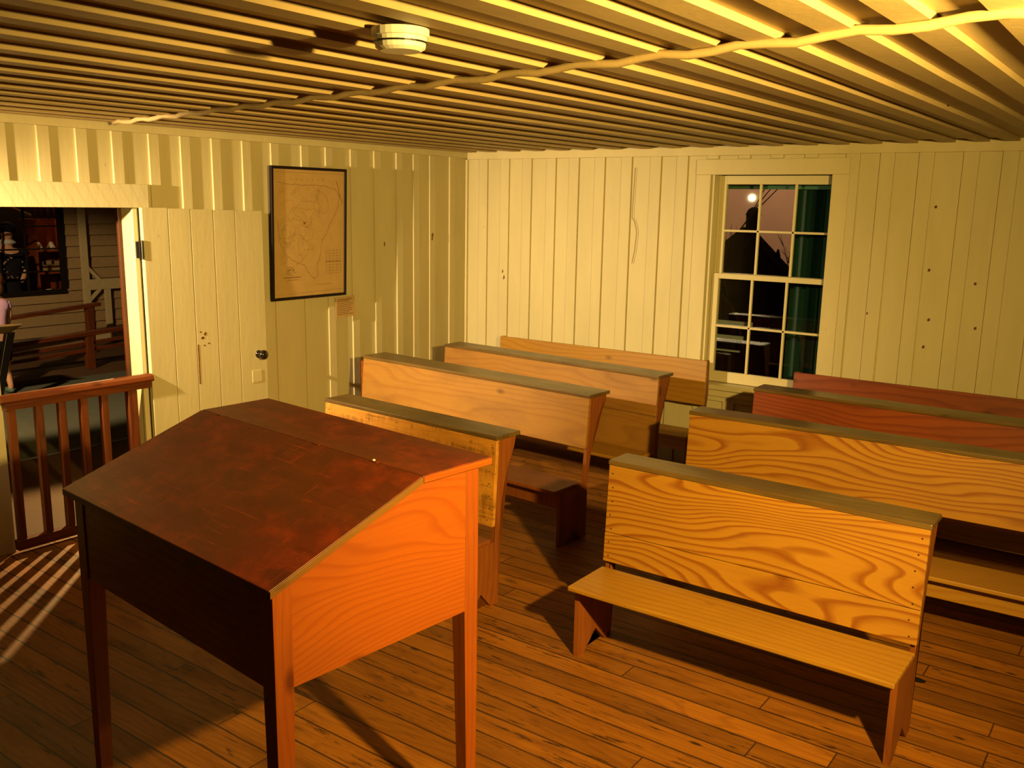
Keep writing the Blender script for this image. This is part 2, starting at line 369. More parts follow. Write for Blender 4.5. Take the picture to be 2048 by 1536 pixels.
# joint strip crossing the ceiling
b = nb(); pts = []
A, B_ = Vector((-5.10, 3.09, H-.028)), Vector((.5, 2.13, H-.030)); r = random.Random(5)
for k in range(71):
    t = k/70; p = A.lerp(B_, t); pts.append((p.x, p.y+r.uniform(-.004, .004), p.z+.006*math.sin(k*1.75)))
tube(b, pts, .0125, 8); struct('trim_1', b, M['ceiling'], smooth=True, label='lumpy painted strip crossing the ceiling battens')
# cornice boards
b = nb(); box(b, CX-.005, CX+.028, YB, CY, H-.065, H-.001); struct('trim_2', b, M['casing'], .003)
b = nb(); box(b, CX+.028, XR, CY-.030, CY+.005, H-.078, H-.001); struct('trim_3', b, M['casing'], .003)
b = nb(); box(b, CX+.0, CX+.022, CY-.022, CY, 0, H-.08); struct('trim_4', b, M['casing'], .002)
# knot hole in the ceiling
b = nb(); lathe(b, [(.028, H-.004), (.030, H-.002), (.030, H+.004)], (0, 0, 0), 'z', 16)
for v in b.verts: v.co.x = v.co.x*1.5-.96; v.co.y = v.co.y*.9+4.38
struct('trim_5', b, M['dark'], label='dark knot in the ceiling board')

# doorway casing
b = nb(); box(b, CX-.002, CX+.034, 1.9, 3.335, DZ-.005, DZ+.135); struct('trim_6', b, M['kerfed'], .004, 'saw-marked cream header board over the doorway')
b = nb(); box(b, CX-.002, CX+.020, DY1-.004, DY1+.026, 0, DZ-.006); struct('trim_7', b, M['casing'], .003)
b = nb(); box(b, CX-.002, CX+.022, DY0-.30, DY0+.0, 0, DZ-.006); struct('trim_8', b, M['casing'], .003)
b = nb(); box(b, CX-.135, CX-.111, DY1-.022, DY1+.09, 0, DZ+.1); struct('trim_9', b, M['outer_casing'], .003, 'brown outer casing of the doorway')

# door leaf folded back against the wall
b = nb(); xs0, xs1 = CX+.030, CX+.062
edges = [3.262, 3.44, 3.60, 3.77, 3.94, 4.165]
for i in range(5):
    g = .003 if i != 2 else .004
    box(b, xs0, xs1, edges[i]+g*.5, edges[i+1]-g*.5, .03, 1.932-.004*i)
for z0 in (.35, 1.5): box(b, xs0-.008, xs0+.002, 3.3, 4.12, z0, z0+.11)
door = struct('door_1', b, M['paint'], .003, 'cream plank door folded open against the wall')
b = nb(); lathe(b, [(.026, 0), (.028, .004), (.012, .008), (.012, .03), (.026, .038), (.034, .052), (.032, .066), (.018, .076), (.002, .079)], (xs1, 4.09, .94), 'x', 20)
struct('door_knob', b, M['knob'], 0, 'round black knob', door, True)
for z0 in (1.63, .30):
    b = nb(); box(b, xs1-.035, xs1+.003, 3.232, 3.262, z0, z0+.10); tube(b, [(xs1, 3.250, z0-.008), (xs1, 3.250, z0+.108)], .008)
    struct('hinge', b, M['black'], .001, None, door)
b = nb(); box(b, xs1-.001, xs1+.0015, 3.605, 3.613, .80, 1.06)
for (yy, zz, sy, sz) in ((3.645, 1.10, .014, .010), (3.665, 1.125, .010, .014), (3.63, 1.14, .007, .006), (3.69, 1.06, .010, .005), (3.655, 1.05, .006, .006)):
    ext(b, [(yy-sy, zz-sz*.3), (yy, zz-sz), (yy+sy, zz+sz*.2), (yy+sy*.2, zz+sz)], xs1-.001, xs1+.0015)
struct('worn_patch', b, M['rail'], 0, 'bare wood where the cream paint has worn away', door)
b = nb(); box(b, xs1-.001, xs1+.003, 4.03, 4.11, .745, .83); struct('patch_plate', b, M['casing'], .002, None, door)

# window
b = nb()
box(b, -3.023, WX0, CY-.026, CY+.002, .70, 2.224); box(b, -2.029, -1.917, CY-.026, CY+.002, .70, 2.224)
box(b, -3.023, -1.917, CY-.030, CY+.002, 2.224, 2.332)
win = struct('window_1', b, M['casing'], .003, 'twelve-pane sash window in a cream casing')
b = nb()   # jamb lining
box(b, WX0-.001, WX0+.021, CY+.001, CY+T, WZ0-.05, WZ1); box(b, WX1, WX1+.02, CY, CY+T, WZ0-.05, WZ1+.02); box(b, WX0, WX1, CY, CY+T, WZ1, WZ1+.02)
box(b, WX0+.021, WX0+.034, CY+.089, CY+.101, WZ0, WZ1)
struct('window_frame', b, M['casing'], .002, None, win)
b = nb()
box(b, -3.06, -1.88, CY-.075, CY+T, .655, .690); box(b, -3.02, -1.92, CY-.045, CY, .60, .655); box(b, -3.00, -1.94, CY-.022, CY, .56, .60)
struct('window_sill', b, M['casing'], .004, None, win)
def sash(y0, z0, z1, zm, brail, trail, x0, x1, name):
    b = nb(); t = .034
    box(b, x0, x0+.05, y0, y0+t, z0, z1); box(b, x1-.05, x1, y0, y0+t, z0, z1)
    box(b, x0+.05, x1-.05, y0, y0+t, z0, z0+brail); box(b, x0+.05, x1-.05, y0, y0+t, z1-trail, z1)
    gx0, gx1 = x0+.05, x1-.05; w = (gx1-gx0)/3
    for i in (1, 2): box(b, gx0+w*i-.008, gx0+w*i+.008, y0+.003, y0+t-.006, z0+brail, z1-trail)
    box(b, gx0, gx1, y0+.003, y0+t-.006, zm-.008, zm+.008)
    s = struct(name, b, M['casing'], .002, None, win)
    g = nb(); box(g, gx0, gx1, y0+t*.5-.001, y0+t*.5+.001, z0+brail, z1-trail)
    pane = struct('window_glass', g, M['glass'], 0, None, s)
sash(CY+.055, .695, 1.512, 1.120, .080, .038, -2.885, -2.005, 'lower_sash')
sash(CY+.102, 1.482, 2.222, 1.825, .030, .062, -2.885, -2.005, 'upper_sash')

# ================================================================ BENCHES
def bench(name, label, x, y, yaw, L, Hb, D, zb, t, Hs, sd, ledge=True, split=None, apron=True, mats=('pine', 'pine_ledge', 'pine_seat', 'pine_leg'), group=None, rear=False, nails=False):
    T_ = thing(name, label, 'bench', (x, y, 0), yaw, group)
    bk, le, se, lg = [M[m] for m in mats]
    top = Hb-.022 if ledge else Hb
    vf = lambda z: -t*(Hb-z)
    def board(z0, z1):
        b = nb(); ext(b, [(vf(z0), z0), (vf(z0)+.022, z0), (vf(z1)+.022, z1), (vf(z1), z1)], 0, L)
        return link('backrest', b, bk, T_, .0025)
    if split:
        board(split+.0015, top); board(zb, split-.0015)
    else: board(zb, top)
    if ledge:
        b = nb(); box(b, -.004, L+.005, -.005, D, Hb-.0215, Hb); link('ledge', b, le, T_, .004)
    if nails:
        first = None
        bds = [o for o in C.objects if o.parent == T_ and o.name.startswith('backrest')]
        zs = [zb+.03+(Hb-zb-.09)*q/6 for q in range(7)]
        for u in (.028, L-.030):
            for z in zs:
                n = nb(); lathe(n, [(.0032, -.0012), (.0032, .001)], (0, 0, 0), 'y', 8)
                par = bds[0] if (not split or z > split) else bds[-1]
                if first is None: first = link('nail_head', n, M['black'], par); o = first
                else: n.free(); o = first.copy(); C.objects.link(o); o.parent = par
                o.location = (u+random.uniform(-.008, .008), vf(z), z)
    vs = vf(Hs)
    b = nb(); box(b, 0, L, vs-sd, vs-.004, Hs-.022, Hs); link('seat', b, se, T_, .005)
    r = .0235
    dd = D-.03 if ledge else .05
    prof = [(vs-sd+.065, Hs-.0225), (vs-sd+.065, 0), (vs-sd+.115, 0), ((2*vs-sd+.13)/2, .085), (vs+.0, 0), (vs+.055, 0), (vs+.055, Hs+.02), (.040, Hb-.36), (.060, Hb-.26), (.092 if ledge else .05, Hb-.16), (dd-.012, Hb-.075), (dd, top-.0005), (vf(top)+r, top-.0005), (vf(zb)+r, zb), (vs+.024, Hs), (vs+.024, Hs-.0225)]
    for u in (.0015, L-.0255):
        b = nb(); ext(b, prof, u if u < .1 else u, u+.024); link('end_panel', b, lg, T_, .002)
    if apron:
        b = nb(); box(b, .027, L-.027, vs-sd+.068, vs-sd+.088, Hs-.125, Hs-.034); link('apron', b, se, T_, .003)
    if rear:
        b = nb(); box(b, -.085, .35, .045, .063, zb-.05, Hb-.055); link('rear_board', b, M['pine_red'], T_, .002)
    return T_
R_ = math.radians
M['pine_scuffed'] = wood('scuffed_front_pine', (0.528, 0.23, 0.0252), (0.312, 0.09775, 0.0081), K=16, A=4, rough=.5, ring=.3, smut=.45, scuff=True)
PL = ('pine_pale', 'pine_ledge', 'pine_leg', 'pine_leg')
PR = ('pine', 'pine_ledge', 'pine_seat', 'pine_leg')
bench('school_bench', 'front pine bench in the right column, swirling grain on its backrest, nearest the camera', -2.022, 3.557, R_(-.0), 1.374, .858, .161, .381, .053, .356, .303, split=.52, apron=False, mats=PR, nails=True)
bench('school_bench', 'long pine bench with bold looping grain, second row behind the front right bench', -2.144, 4.649, R_(1.817), 2.0, .883, .152, .55, .073, .352, .286, mats=PR)
bench('school_bench', 'red-brown ledged bench below the window, third row on the right', -2.131, 5.557, R_(-.397), 2.0, .877, .170, .5, .060, .356, .28, mats=('pine_red', 'pine_ledge', 'pine_seat', 'pine_leg'))
bench('school_bench', 'dark red bench with plain backrest against the back wall, right of the window', -2.133, 6.285, R_(.4), 2.0, .877, .16, .56, .06, .356, .28, ledge=False, mats=('pine_red', 'pine_ledge', 'pine_seat', 'pine_leg'))
bench('school_bench', 'short scuffed bench directly behind the slant-top desk, first on the left', -3.924, 3.581, R_(-3.306), 1.298, .878, .178, .417, .058, .356, .28, nails=True, mats=('pine_scuffed', 'pine_ledge', 'pine_leg', 'pine_leg'))
bench('school_bench', 'long bright golden bench with dark knots, second row on the left', -4.804, 4.766, R_(-3.968), 2.025, .887, .211, .56, .083, .361, .282, mats=PL, rear=True)
bench('school_bench', 'golden ledged bench in the left column, third row, by the room corner', -4.757, 5.632, R_(-3.48), 1.979, .878, .187, .33, .069, .356, .28, split=.60, apron=False, mats=('pine_pale', 'pine_ledge', 'pine_seat', 'pine_leg'))
bench('school_bench', 'narrow-backed bench without ledge against the back wall, left of the window', -4.703, 6.30, R_(.164), 1.908, .877, .16, .544, .05, .356, .28, ledge=False, mats=('pine_seat', 'pine_ledge', 'pine_seat', 'pine_leg'))

# ================================================================ TEACHER'S DESK
s_ = 5.6
DX, DYY, DYAW, W, F_, T2, ZT, ZF, ZB = -.511*s_, .262*s_, -.097, .2084*s_, .0907*s_, .0500*s_, 1.249, 1.066, .768
desk = thing('slant_top_desk', 'tall dark slant-top teacher\'s desk with orange side panel in the foreground', 'desk', (DX, DYY, 0), DYAW)
n_ = Vector((0, -(ZT-ZF), F_)).normalized(); th = .021
b = nb(); ext(b, [(0, ZF), (F_, ZT), (F_, ZT-th*1.05), (0, ZF-th*1.05)], 0, W); link('slanted_lid', b, M['desk_lid'], desk, .003)
b = nb(); ext(b, [(F_+.002, ZT), (F_+T2, ZT+.002), (F_+T2, ZT-th), (F_+.002, ZT-th)], 0, W); link('flat_top', b, M['desk_lid'], desk, .003)
b = nb(); ext(b, [(.001, ZF-.0015), (F_, ZT-.0015), (F_, ZT-th*1.05+.001), (.001, ZF-th*1.05+.001)], W-.0005, W+.0045); link('lid_end_strip', b, M['desk_edge'], desk, .001)
b = nb(); box(b, W-.0005, W+.0045, F_+.002, F_+T2-.001, ZT-th+.001, ZT-.0015); link('lid_end_strip', b, M['desk_side'], desk, .001)
sl = (ZT-ZF)/F_
o_ = .026      # overhang
def zl(v): return (ZF+sl*v if v < F_ else ZT)-th*1.1
def side(x0, x1):
    b = nb(); v0, v1 = o_+.055, F_+T2-o_-.055
    ext(b, [(v0, ZB), (v1, ZB), (v1, zl(v1)), (F_, zl(F_)), (v0, zl(v0))], x0, x1); return b
link('side_panel', side(W-o_-.022, W-o_-.001), M['desk_side'], desk, .001)
link('side_panel', side(o_+.001, o_+.022), M['desk_side'], desk, .001)
b = nb(); box(b, o_+.055, W-o_-.055, o_+.004, o_+.024, ZB, zl(o_)-.004); link('front_panel', b, M['desk_front'], desk, .001)
b = nb(); box(b, o_+.055, W-o_-.055, F_+T2-o_-.022, F_+T2-o_-.002, ZB, zl(F_+.1)); link('back_panel', b, M['desk_front'], desk, .001)
for ix in (0, 1):
    for iy in (0, 1):
        w0, w1 = .056, .040
        x0 = o_ if ix == 0 else W-o_; sx = 1 if ix == 0 else -1
        y0 = o_ if iy == 0 else F_+T2-o_; sy = 1 if iy == 0 else -1
        b = nb()
        zt_a, zt_b = zl(y0), zl(y0+sy*w0)
        def ring(w, za, zb2): return [(x0, y0, za), (x0+sx*w, y0, za), (x0+sx*w, y0+sy*w, zb2), (x0, y0+sy*w, zb2)]
        hexa(b, ring(w0, ZB-.01, ZB-.01), ring(w0, zt_a, zt_b)); hexa(b, ring(w1, 0, 0), ring(w0, ZB-.01, ZB-.01))
        bmesh.ops.remove_doubles(b, verts=b.verts, dist=.0005)
        link('leg', b, M['desk_leg'], desk, .0015)
for u in (.10, .58, .82):
    b = nb(); box(b, u*W-.016, u*W+.016, F_-.003, F_+.010, ZT-.001, ZT+.0012); link('hinge', b, M['desk_lid'], desk)
b = nb(); lathe(b, [(.0045, 0), (.0045, .002), (.001, .004)], (W*.815, F_+.005, ZT+.0012), 'z', 10); link('nail_head', b, M['white'], desk)

# ================================================================ GATE IN THE DOORWAY
gate = thing('railing_gate', 'low reddish-brown baluster gate closing the doorway', 'gate', (CX+.05, 2.80, 0))
gx = .0; gy0, gy1 = 2.362-2.80, 3.262-2.80
b = nb(); ext(b, [(-.035, .872), (.035, .872), (.04, .885), (.034, .905), (.015, .917), (-.015, .917), (-.034, .905), (-.04, .885)], gy0-.03, gy1, 'y'); link('cap_rail', b, M['rail'], gate, .003)
b = nb(); box(b, -.022, .026, gy0, gy1-.01, .832, .8715); link('top_rail', b, M['rail'], gate, .003)
b = nb(); box(b, -.022, .026, gy0, gy1-.01, .020, .080); link('bottom_rail', b, M['rail'], gate, .003)
for yy in (2.395, 2.548, 2.68, 2.81, 2.94): b = nb(); box(b, -.018, .020, yy-2.80-.021, yy-2.80+.021, .0805, .8315); link('baluster', b, M['rail_post'], gate, .003)
b = nb(); ext(b, [(3.10-2.80, 0.0), (3.155-2.80, 0.0), (3.150-2.80, .8315), (3.090-2.80, .8315)], -.021, .024); link('end_post', b, M['rail_post'], gate, .003)

# ================================================================ MAP AND LABEL
my0, my1, mz0, mz1 = 4.247, 4.952, 1.291, 2.222
tilt = math.atan2(.030, mz1-mz0)
fm = thing('framed_map', 'large faded map in a thin black frame on the left wall', 'map', (CX+.021, (my0+my1)/2, mz0)); fm.rotation_euler = (0, tilt, 0)
hw, hh = (my1-my0)/2, mz1-mz0; fw = .020
b = nb()
box(b, 0, .022, -hw, -hw+fw, 0, hh); box(b, 0, .022, hw-fw, hw, 0, hh); box(b, 0, .022, -hw+fw, hw-fw, 0, fw); box(b, 0, .022, -hw+fw, hw-fw, hh-fw, hh)
link('frame', b, M['frame'], fm, .002)
b = nb(); box(b, .004, .012, -hw+fw, hw-fw, fw, hh-fw); sheet = link('map_sheet', b, M['paper'], fm)
def stroke(b, pts, wd=.0014, x=.0128):
    for (a0, c0), (a1, c1) in zip(pts, pts[1:]):
        d = Vector((a1-a0, c1-c0)); 
        if d.length < 1e-5: continue
        n = Vector((-d.y, d.x)).normalized()*wd/2
        v = [b.verts.new((x, p[0], p[1])) for p in ((a0+n.x, c0+n.y), (a1+n.x, c1+n.y), (a1-n.x, c1-n.y), (a0-n.x, c0-n.y))]
        b.faces.new(v)
mw, mh = (hw-fw)*2, hh-2*fw
def mp(u, v): return (-hw+fw+u*mw, fw+v*mh)      # u 0..1 left-right, v 0..1 bottom-top
rr = random.Random(11)
out = [(.05,.90),(.20,.885),(.45,.885),(.70,.88),(.86,.86),(.93,.80),(.90,.70),(.85,.63),(.78,.57),(.74,.50),(.68,.45),(.66,.38),(.64,.30),(.60,.25),(.61,.17),(.57,.13),(.52,.15),(.47,.19),(.42,.25),(.36,.26),(.26,.29),(.18,.33),(.12,.40),(.07,.46),(.06,.55),(.05,.62)]
b = nb(); poly = []
for (a0, c0), (a1, c1) in zip(out, out[1:]):
    for k in range(6):
        t = k/6; poly.append(mp(a0+(a1-a0)*t+rr.uniform(-.008, .008), c0+(c1-c0)*t+rr.uniform(-.005, .005)))
stroke(b, poly, .0022); link('map_outline', b, M['ink'], fm)
b = nb()
for k in range(46):
    a, c = rr.uniform(.08, .82), rr.uniform(.30, .86); an = rr.uniform(0, 6.28); pts = []
    for q in range(14):
        lim = .88-(.9-c)*.55
        if not (.06 < a < lim and .16 < c < .89): break
        pts.append(mp(a, c)); an += rr.uniform(-.7, .7); a += .022*math.cos(an); c += .016*math.sin(an)
    if len(pts) > 2: stroke(b, pts, .0011, .0127)
for k in range(160):
    a, c = rr.uniform(.06, .84), rr.uniform(.30, .88)
    if a < .88-(.9-c)*.55: q = mp(a, c); stroke(b, [(q[0]-.003, q[1]), (q[0]+.003, q[1])], .0018, .0127)
link('map_rivers', b, M['ink'], fm)['kind'] = 'stuff'
b = nb()
for k in range(8): q = mp(.24+.075*k, .925); stroke(b, [(q[0]-.003, q[1]-.004), (q[0], q[1]+.005), (q[0]+.003, q[1]-.004)], .0014)   # faint title capitals
for (u0, u1, v0, v1) in ((.73, .95, .17, .36),):
    for k in range(9): vv = v0+(v1-v0)*k/8; stroke(b, [mp(u0, vv), mp(u1, vv)], .0010)
    stroke(b, [mp(u0, .27), mp(u1, .27)], .003)
    for k in range(5): uu = u0+(u1-u0)*k/4; stroke(b, [mp(uu, v0), mp(uu, v1)], .001)
for k in range(60):
    t = rr.uniform(0, 6.28); rad = rr.uniform(.2, 1); q = mp(.23+.075*rad*math.cos(t), .205+.045*rad*math.sin(t)); stroke(b, [(q[0]-.005, q[1]), (q[0]+.005, q[1]+.002)], .0018)
stroke(b, [mp(.13, .155), mp(.37, .155)], .004); stroke(b, [mp(.17, .135), mp(.34, .135)], .002); stroke(b, [mp(.60, .085), mp(.82, .085)], .0015)
stroke(b, [mp(.02, .02), mp(.97, .035)], .0012); stroke(b, [mp(.02, .975), mp(.98, .98)], .0012)
link('map_legend', b, M['ink_dark'], fm)['kind'] = 'stuff'
b = nb(); stroke(b, [mp(.88, .925), mp(.91, .87), mp(.925, .82), mp(.965, .765), mp(.97, .74)], .0045); link('map_crease', b, M['ink_red'], fm)
b = nb(); q = mp(.42, .585); box(b, .0126, .0132, q[0]-.007, q[0]+.007, q[1]-.009, q[1]+.009); link('town_mark', b, M['ink_red'], fm)

lab = thing('wall_label', 'small typed card pinned below the map\'s right corner', 'label', (CX+.0215, 4.96, 1.12)); lab.rotation_euler = (R_(2), 0, 0)
b = nb(); box(b, 0, .003, -.10, .10, 0, .155); link('card', b, M['label'], lab)
b = nb()
for k in range(9):
    zz = .135-k*.014; stroke(b, [(-.085, zz), (.085-rr.uniform(0, .05), zz)], .005 if k < 2 else .0035, .0036)
link('text_lines', b, M['ink'], lab)

# small dark knots and cracks in the painted walls
b = nb()
for (x, z, sx, sz) in ((-4.79, 1.42, .007, .018), (-4.775, 1.37, .009, .022)): ext(b, [(x-sx, z-sz), (x+sx, z-sz*.4), (x+sx*.2, z+sz), (x-sx*.6, z+sz*.3)], CY-.0195, CY-.0175, 'y')
for (x, z) in ((-1.36, 2.02), (-1.33, 1.30), (-1.345, 1.12), (-1.72, 1.31), (-1.08, 1.55), (-1.36, 1.62), (-1.05, 1.27)): ext(b, [(x-.005, z-.008), (x+.005, z-.007), (x+.004, z+.010), (x-.004, z+.008)], CY-.0185, CY-.0005, 'y')
struct('trim_10', b, M['rail'], 0, 'small dark knots showing through the cream paint of the back wall')
b = nb()
def crack(bm, pts, wd):
    for (a0, c0), (a1, c1) in zip(pts, pts[1:]):
        d = Vector((a1-a0, c1-c0)); n = Vector((-d.y, d.x)).normalized()*wd/2
        ext(bm, [(a0+n.x, c0+n.y), (a1+n.x, c1+n.y), (a1-n.x, c1-n.y), (a0-n.x, c0-n.y)], CY-.0192, CY-.0178, 'y')
crack(b, [(-3.535, 2.28), (-3.54, 2.12), (-3.545, 1.98), (-3.545, 1.90), (-3.525, 1.88), (-3.505, 1.82), (-3.50, 1.78), (-3.51, 1.66), (-3.53, 1.55)], .0035)
struct('trim_11', b, M['ink'], 0, 'long split in a painted batten of the back wall')
b = nb()
for (yy, zz, sy, sz) in ((5.98, 1.72, .012, .02), (5.975, 1.69, .008, .016), (5.40, 1.66, .004, .02)): ext(b, [(yy-sy, zz), (yy, zz-sz), (yy+sy, zz+sz*.3), (yy, zz+sz)], CX+.0175, CX+.0195)
struct('trim_12', b, M['rail'], 0, 'dark knot in the cream left wall near the corner')

# smoke detector
b = nb(); lathe(b, [(.05, -.052), (.062, -.045), (.066, -.02), (.072, -.018), (.072, 0)], (-1.66, 1.79, H-.021), 'z', 28)
sd_ = tag(link('smoke_detector', b, M['white'], None, 0, smooth=False), 'round white smoke detector on the ceiling', 'smoke detector')
b = nb(); lathe(b, [(.052, -.030), (.0675, -.030), (.0675, -.034), (.052, -.034)], (-1.66, 1.79, H-.021), 'z', 28); link('vent_ring', b, M['black'], sd_)

# ================================================================ OUTSIDE THE WINDOW
b = nb(); box(b, -8.5, -1.0, 14, 14.1, -1.5, 5); tag(link('painted_backdrop', b, M['mural'], None), 'brownish dusk sky backdrop beyond the window', 'backdrop')
b = nb(); box(b, -8.5, 1, CY+T, 14, -1.2, -1.0); struct('trim_13', b, M['dark'], 0, 'dark ground outside the window')
house = thing('gabled_house', 'dark gabled house with a brick chimney seen through the window', 'house', (-4.55, 11, -1))
b = nb(); ext(b, [(1.85, 0), (1.85, 1.05), (0.05, 2.70), (-1.9, 1.1), (-1.9, 0)], 0, .22, 'y'); link('walls', b, M['dark'], house)
b = nb(); ext(b, [(-2.05, 1.0), (0.05, 2.76), (2.0, .96), (2.0, .88), (0.05, 2.68), (-2.05, .92)], -.05, .27, 'y'); link('roof', b, M['dark'], house, .01)
b = nb(); box(b, .03, .17, .10, .20, 2.55, 2.90); ext(b, [(.02, 2.90), (.19, 2.90), (.155, 2.97), (.105, 3.0), (.055, 2.97)], .09, .21, 'y'); link('chimney', b, M['brick'], house, .004)
b = nb(); lathe(b, [(.03, 0), (.035, .10), (.01, .18)], (.46, .12, 2.32), 'z', 10); link('vent_pipe', b, M['brick'], house)
def tree(name, label, x, y, h, seed, lean=0):
    r = random.Random(seed); b = nb()
    def grow(p, d, l, rad, n):
        q = p+d*l; tube(b, [p, (p+q)/2+Vector((r.uniform(-.02, .02), 0, 0)), q], [rad, rad*.85, rad*.6], 5)
        if n == 0: return
        for k in range(3):
            nd = (d+Vector((r.uniform(-.8, .8), r.uniform(-.4, .4), r.uniform(-.2, .5)))).normalized(); grow(q, nd, l*r.uniform(.6, .85), rad*.6, n-1)
    grow(Vector((0, 0, 0)), Vector((lean, 0, 1)).normalized(), h*.35, .035, 5)
    o = link(name, b, M['brick'], None, loc=(x, y, -1)); return tag(o, label, 'tree')
tree('bare_tree', 'leafless tree left of the chimney outside the window', -4.75, 10.2, 3.7, 3, .1)
tree('bare_tree', 'leafless tree over the right roof slope outside the window', -3.95, 10.3, 3.1, 8, -.1)
b = nb(); r = random.Random(2); n = 34; front = []
for k in range(n+1): front.append((-2.53+k*.022, 7.2+.035*math.sin(k*.9)+.012*math.sin(k*2.3)))
back = [(p[0], p[1]+.02) for p in front]
ext(b, front+back[::-1], -1.0, 2.6, 'z'); tag(link('hanging_drape', b, M['drape'], None, smooth=False), 'dark green drape hanging outside the right panes of the window', 'curtain')
b = nb(); box(b, -3.5, -1.6, CY+T+.30, CY+T+.34, 2.135, 2.22); box(b, -3.5, -3.46, CY+T+.30, CY+T+.34, -1, 2.135); tag(link('outer_valance', b, M['green'], None), 'green board across the top outside the window', 'board')
for (x0, x1, z, lab2) in ((-3.75, -3.38, .885, 'upper pale bar standing in for a reflection in the lower left pane'), (-3.75, -3.44, .745, 'middle pale bar standing in for a reflection in the lower left pane'), (-3.75, -3.47, .615, 'thin lowest pale bar standing in for a reflection in the lower left pane')):
    pass
pb = thing('pane_reflection_bars', 'pale bars added outside, standing in for reflections in the lower left panes', 'bench', (-3.75, 8.5, -1))  # made-up bars imitate pale reflections in the glass; posts only carry them
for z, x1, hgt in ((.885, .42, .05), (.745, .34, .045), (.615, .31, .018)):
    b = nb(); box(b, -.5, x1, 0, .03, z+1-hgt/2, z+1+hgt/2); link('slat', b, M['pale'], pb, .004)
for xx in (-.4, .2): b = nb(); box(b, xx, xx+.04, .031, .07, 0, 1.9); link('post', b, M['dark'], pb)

# ================================================================ GALLERY BEYOND THE DOORWAY
b = nb(); box(b, -7.0, CX-.121, 1.5, 6.5, -.06, 0)
struct('trim_14', b, M['boardwalk'], 0, 'scuffed board landing outside the doorway')
b = nb(); box(b, -10.0, -7.0, 1.5, 8, -.10, -.02); struct('trim_15', b, M['carpet'], 0, 'grey-green carpet of the gallery beyond the doorway')
b = nb(); box(b, -12.2, -10.0, 1.5, 9, -.10, .03); struct('trim_16', b, M['boardwalk'], 0, 'raised wooden walk at the far side of the gallery')
b = nb(); box(b, -7.04, -7.0, 1.5, 6.5, -.055, .004); struct('trim_17', b, M['black'], 0, 'black edge strip of the landing')
def railing(name, label, x, y0, z0, y1, z1, posts, slats, cat='railing'):
    t = thing(name, label, cat, (x, y0, .03))
    def yz(y): return z0+(z1-z0)*(y-y0)/(y1-y0)
    b = nb(); ext(b, [(0, z0-.03), (y1-y0, z1-.03), (y1-y0, z1+.015), (0, z0+.015)], -.05, .05); link('hand_rail', b, M['rail'], t, .006)
    for o in slats:
        b = nb(); ext(b, [(0, z0-.03-o), (y1-y0, z1-.03-o), (y1-y0, z1+.01-o), (0, z0+.01-o)], -.015, .015); link('rail', b, M['rail'], t, .003)
    for p in posts: b = nb(); box(b, -.04, .04, p-y0-.045, p-y0+.045, 0, yz(p)-.031); link('post', b, M['rail_post'], t, .004)
    return t
railing('ramp_railing', 'nearer low brown slatted railing beyond the gate', -10.15, 4.3, .36, 6.6, .46, (5.66,), (.11, .19))
railing('ramp_railing', 'farther brown handrail in front of the clapboard shop', -11.2, 4.8, .50, 6.42, .62, (6.28,), ())
shop = thing('shop_front', 'dim clapboard shop front with a display window beyond the gate', 'building', (-12, 6, 0))
b = nb()
def siding(y0, y1, z0, z1):
    z = z0
    while z < z1:
        zz = min(z+.145, z1); ext(b, [(-.02, z), (.030, z), (.004, zz), (-.02, zz)], y0-6, y1-6, 'y'); z += .145
# outline in x,z so extrude along y
siding(3.6, 6.42, .03, .74); siding(6.42, 7.7, .03, 3.0); siding(3.6, 6.42, 1.95, 3.0)
link('clapboards', b, M['siding'], shop)
b = nb(); box(b, -.02, .03, -2.4, .44, .72, .78); box(b, -.02, .03, .38, .46, .78, 1.95)
for yy in (-.45, -.05): box(b, -.02, .01, yy-.012, yy+.012, .78, 1.95)
for zz in (1.02, 1.31, 1.60): box(b, -.019, .009, -2.4, .38, zz-.01, zz+.01)
link('window_frame', b, M['dark'], shop, .002)
b = nb(); box(b, -1.6, -1.55, -2.6, 1.3, 0, 3); box(b, -1.55, -.03, 1.25, 1.3, 0, 3); box(b, -1.55, -.03, -2.6, -2.55, 0, 3); box(b, -1.55, -.03, -2.6, 1.3, .0, .05); link('interior_walls', b, M['dark'], shop)
scr = thing('screen_door', 'pale screen door with corner brackets beyond the gate', 'door', (-11.93, 6.62, .03))
b = nb(); box(b, 0, .035, 0, .095, 0, 2.0); box(b, 0, .035, .72, .80, 0, 2.0); box(b, 0, .035, .095, .72, .72, .86); box(b, 0, .035, .095, .72, 1.9, 2.0); box(b, 0, .035, .095, .72, 0, .15)
link('door_frame', b, M['screen_wood'], scr, .003)
b = nb(); box(b, 0, .033, .30, .385, .15, .72); link('middle_stile', b, M['screen_wood'], scr, .003)
for (ya, za, yb, zb_) in ((.08, 1.02, .24, .85), (.73, 1.02, .57, .85), (.08, .58, .24, .73), (.73, .58, .57, .73)):
    b = nb(); d = Vector((yb-ya, zb_-za)).normalized(); nn = Vector((-d.y, d.x))*.022
    ext(b, [(ya+nn.x, za+nn.y), (yb+nn.x, zb_+nn.y), (yb-nn.x, zb_-nn.y), (ya-nn.x, za-nn.y)], .004, .030); link('corner_bracket', b, M['screen_wood'], scr)
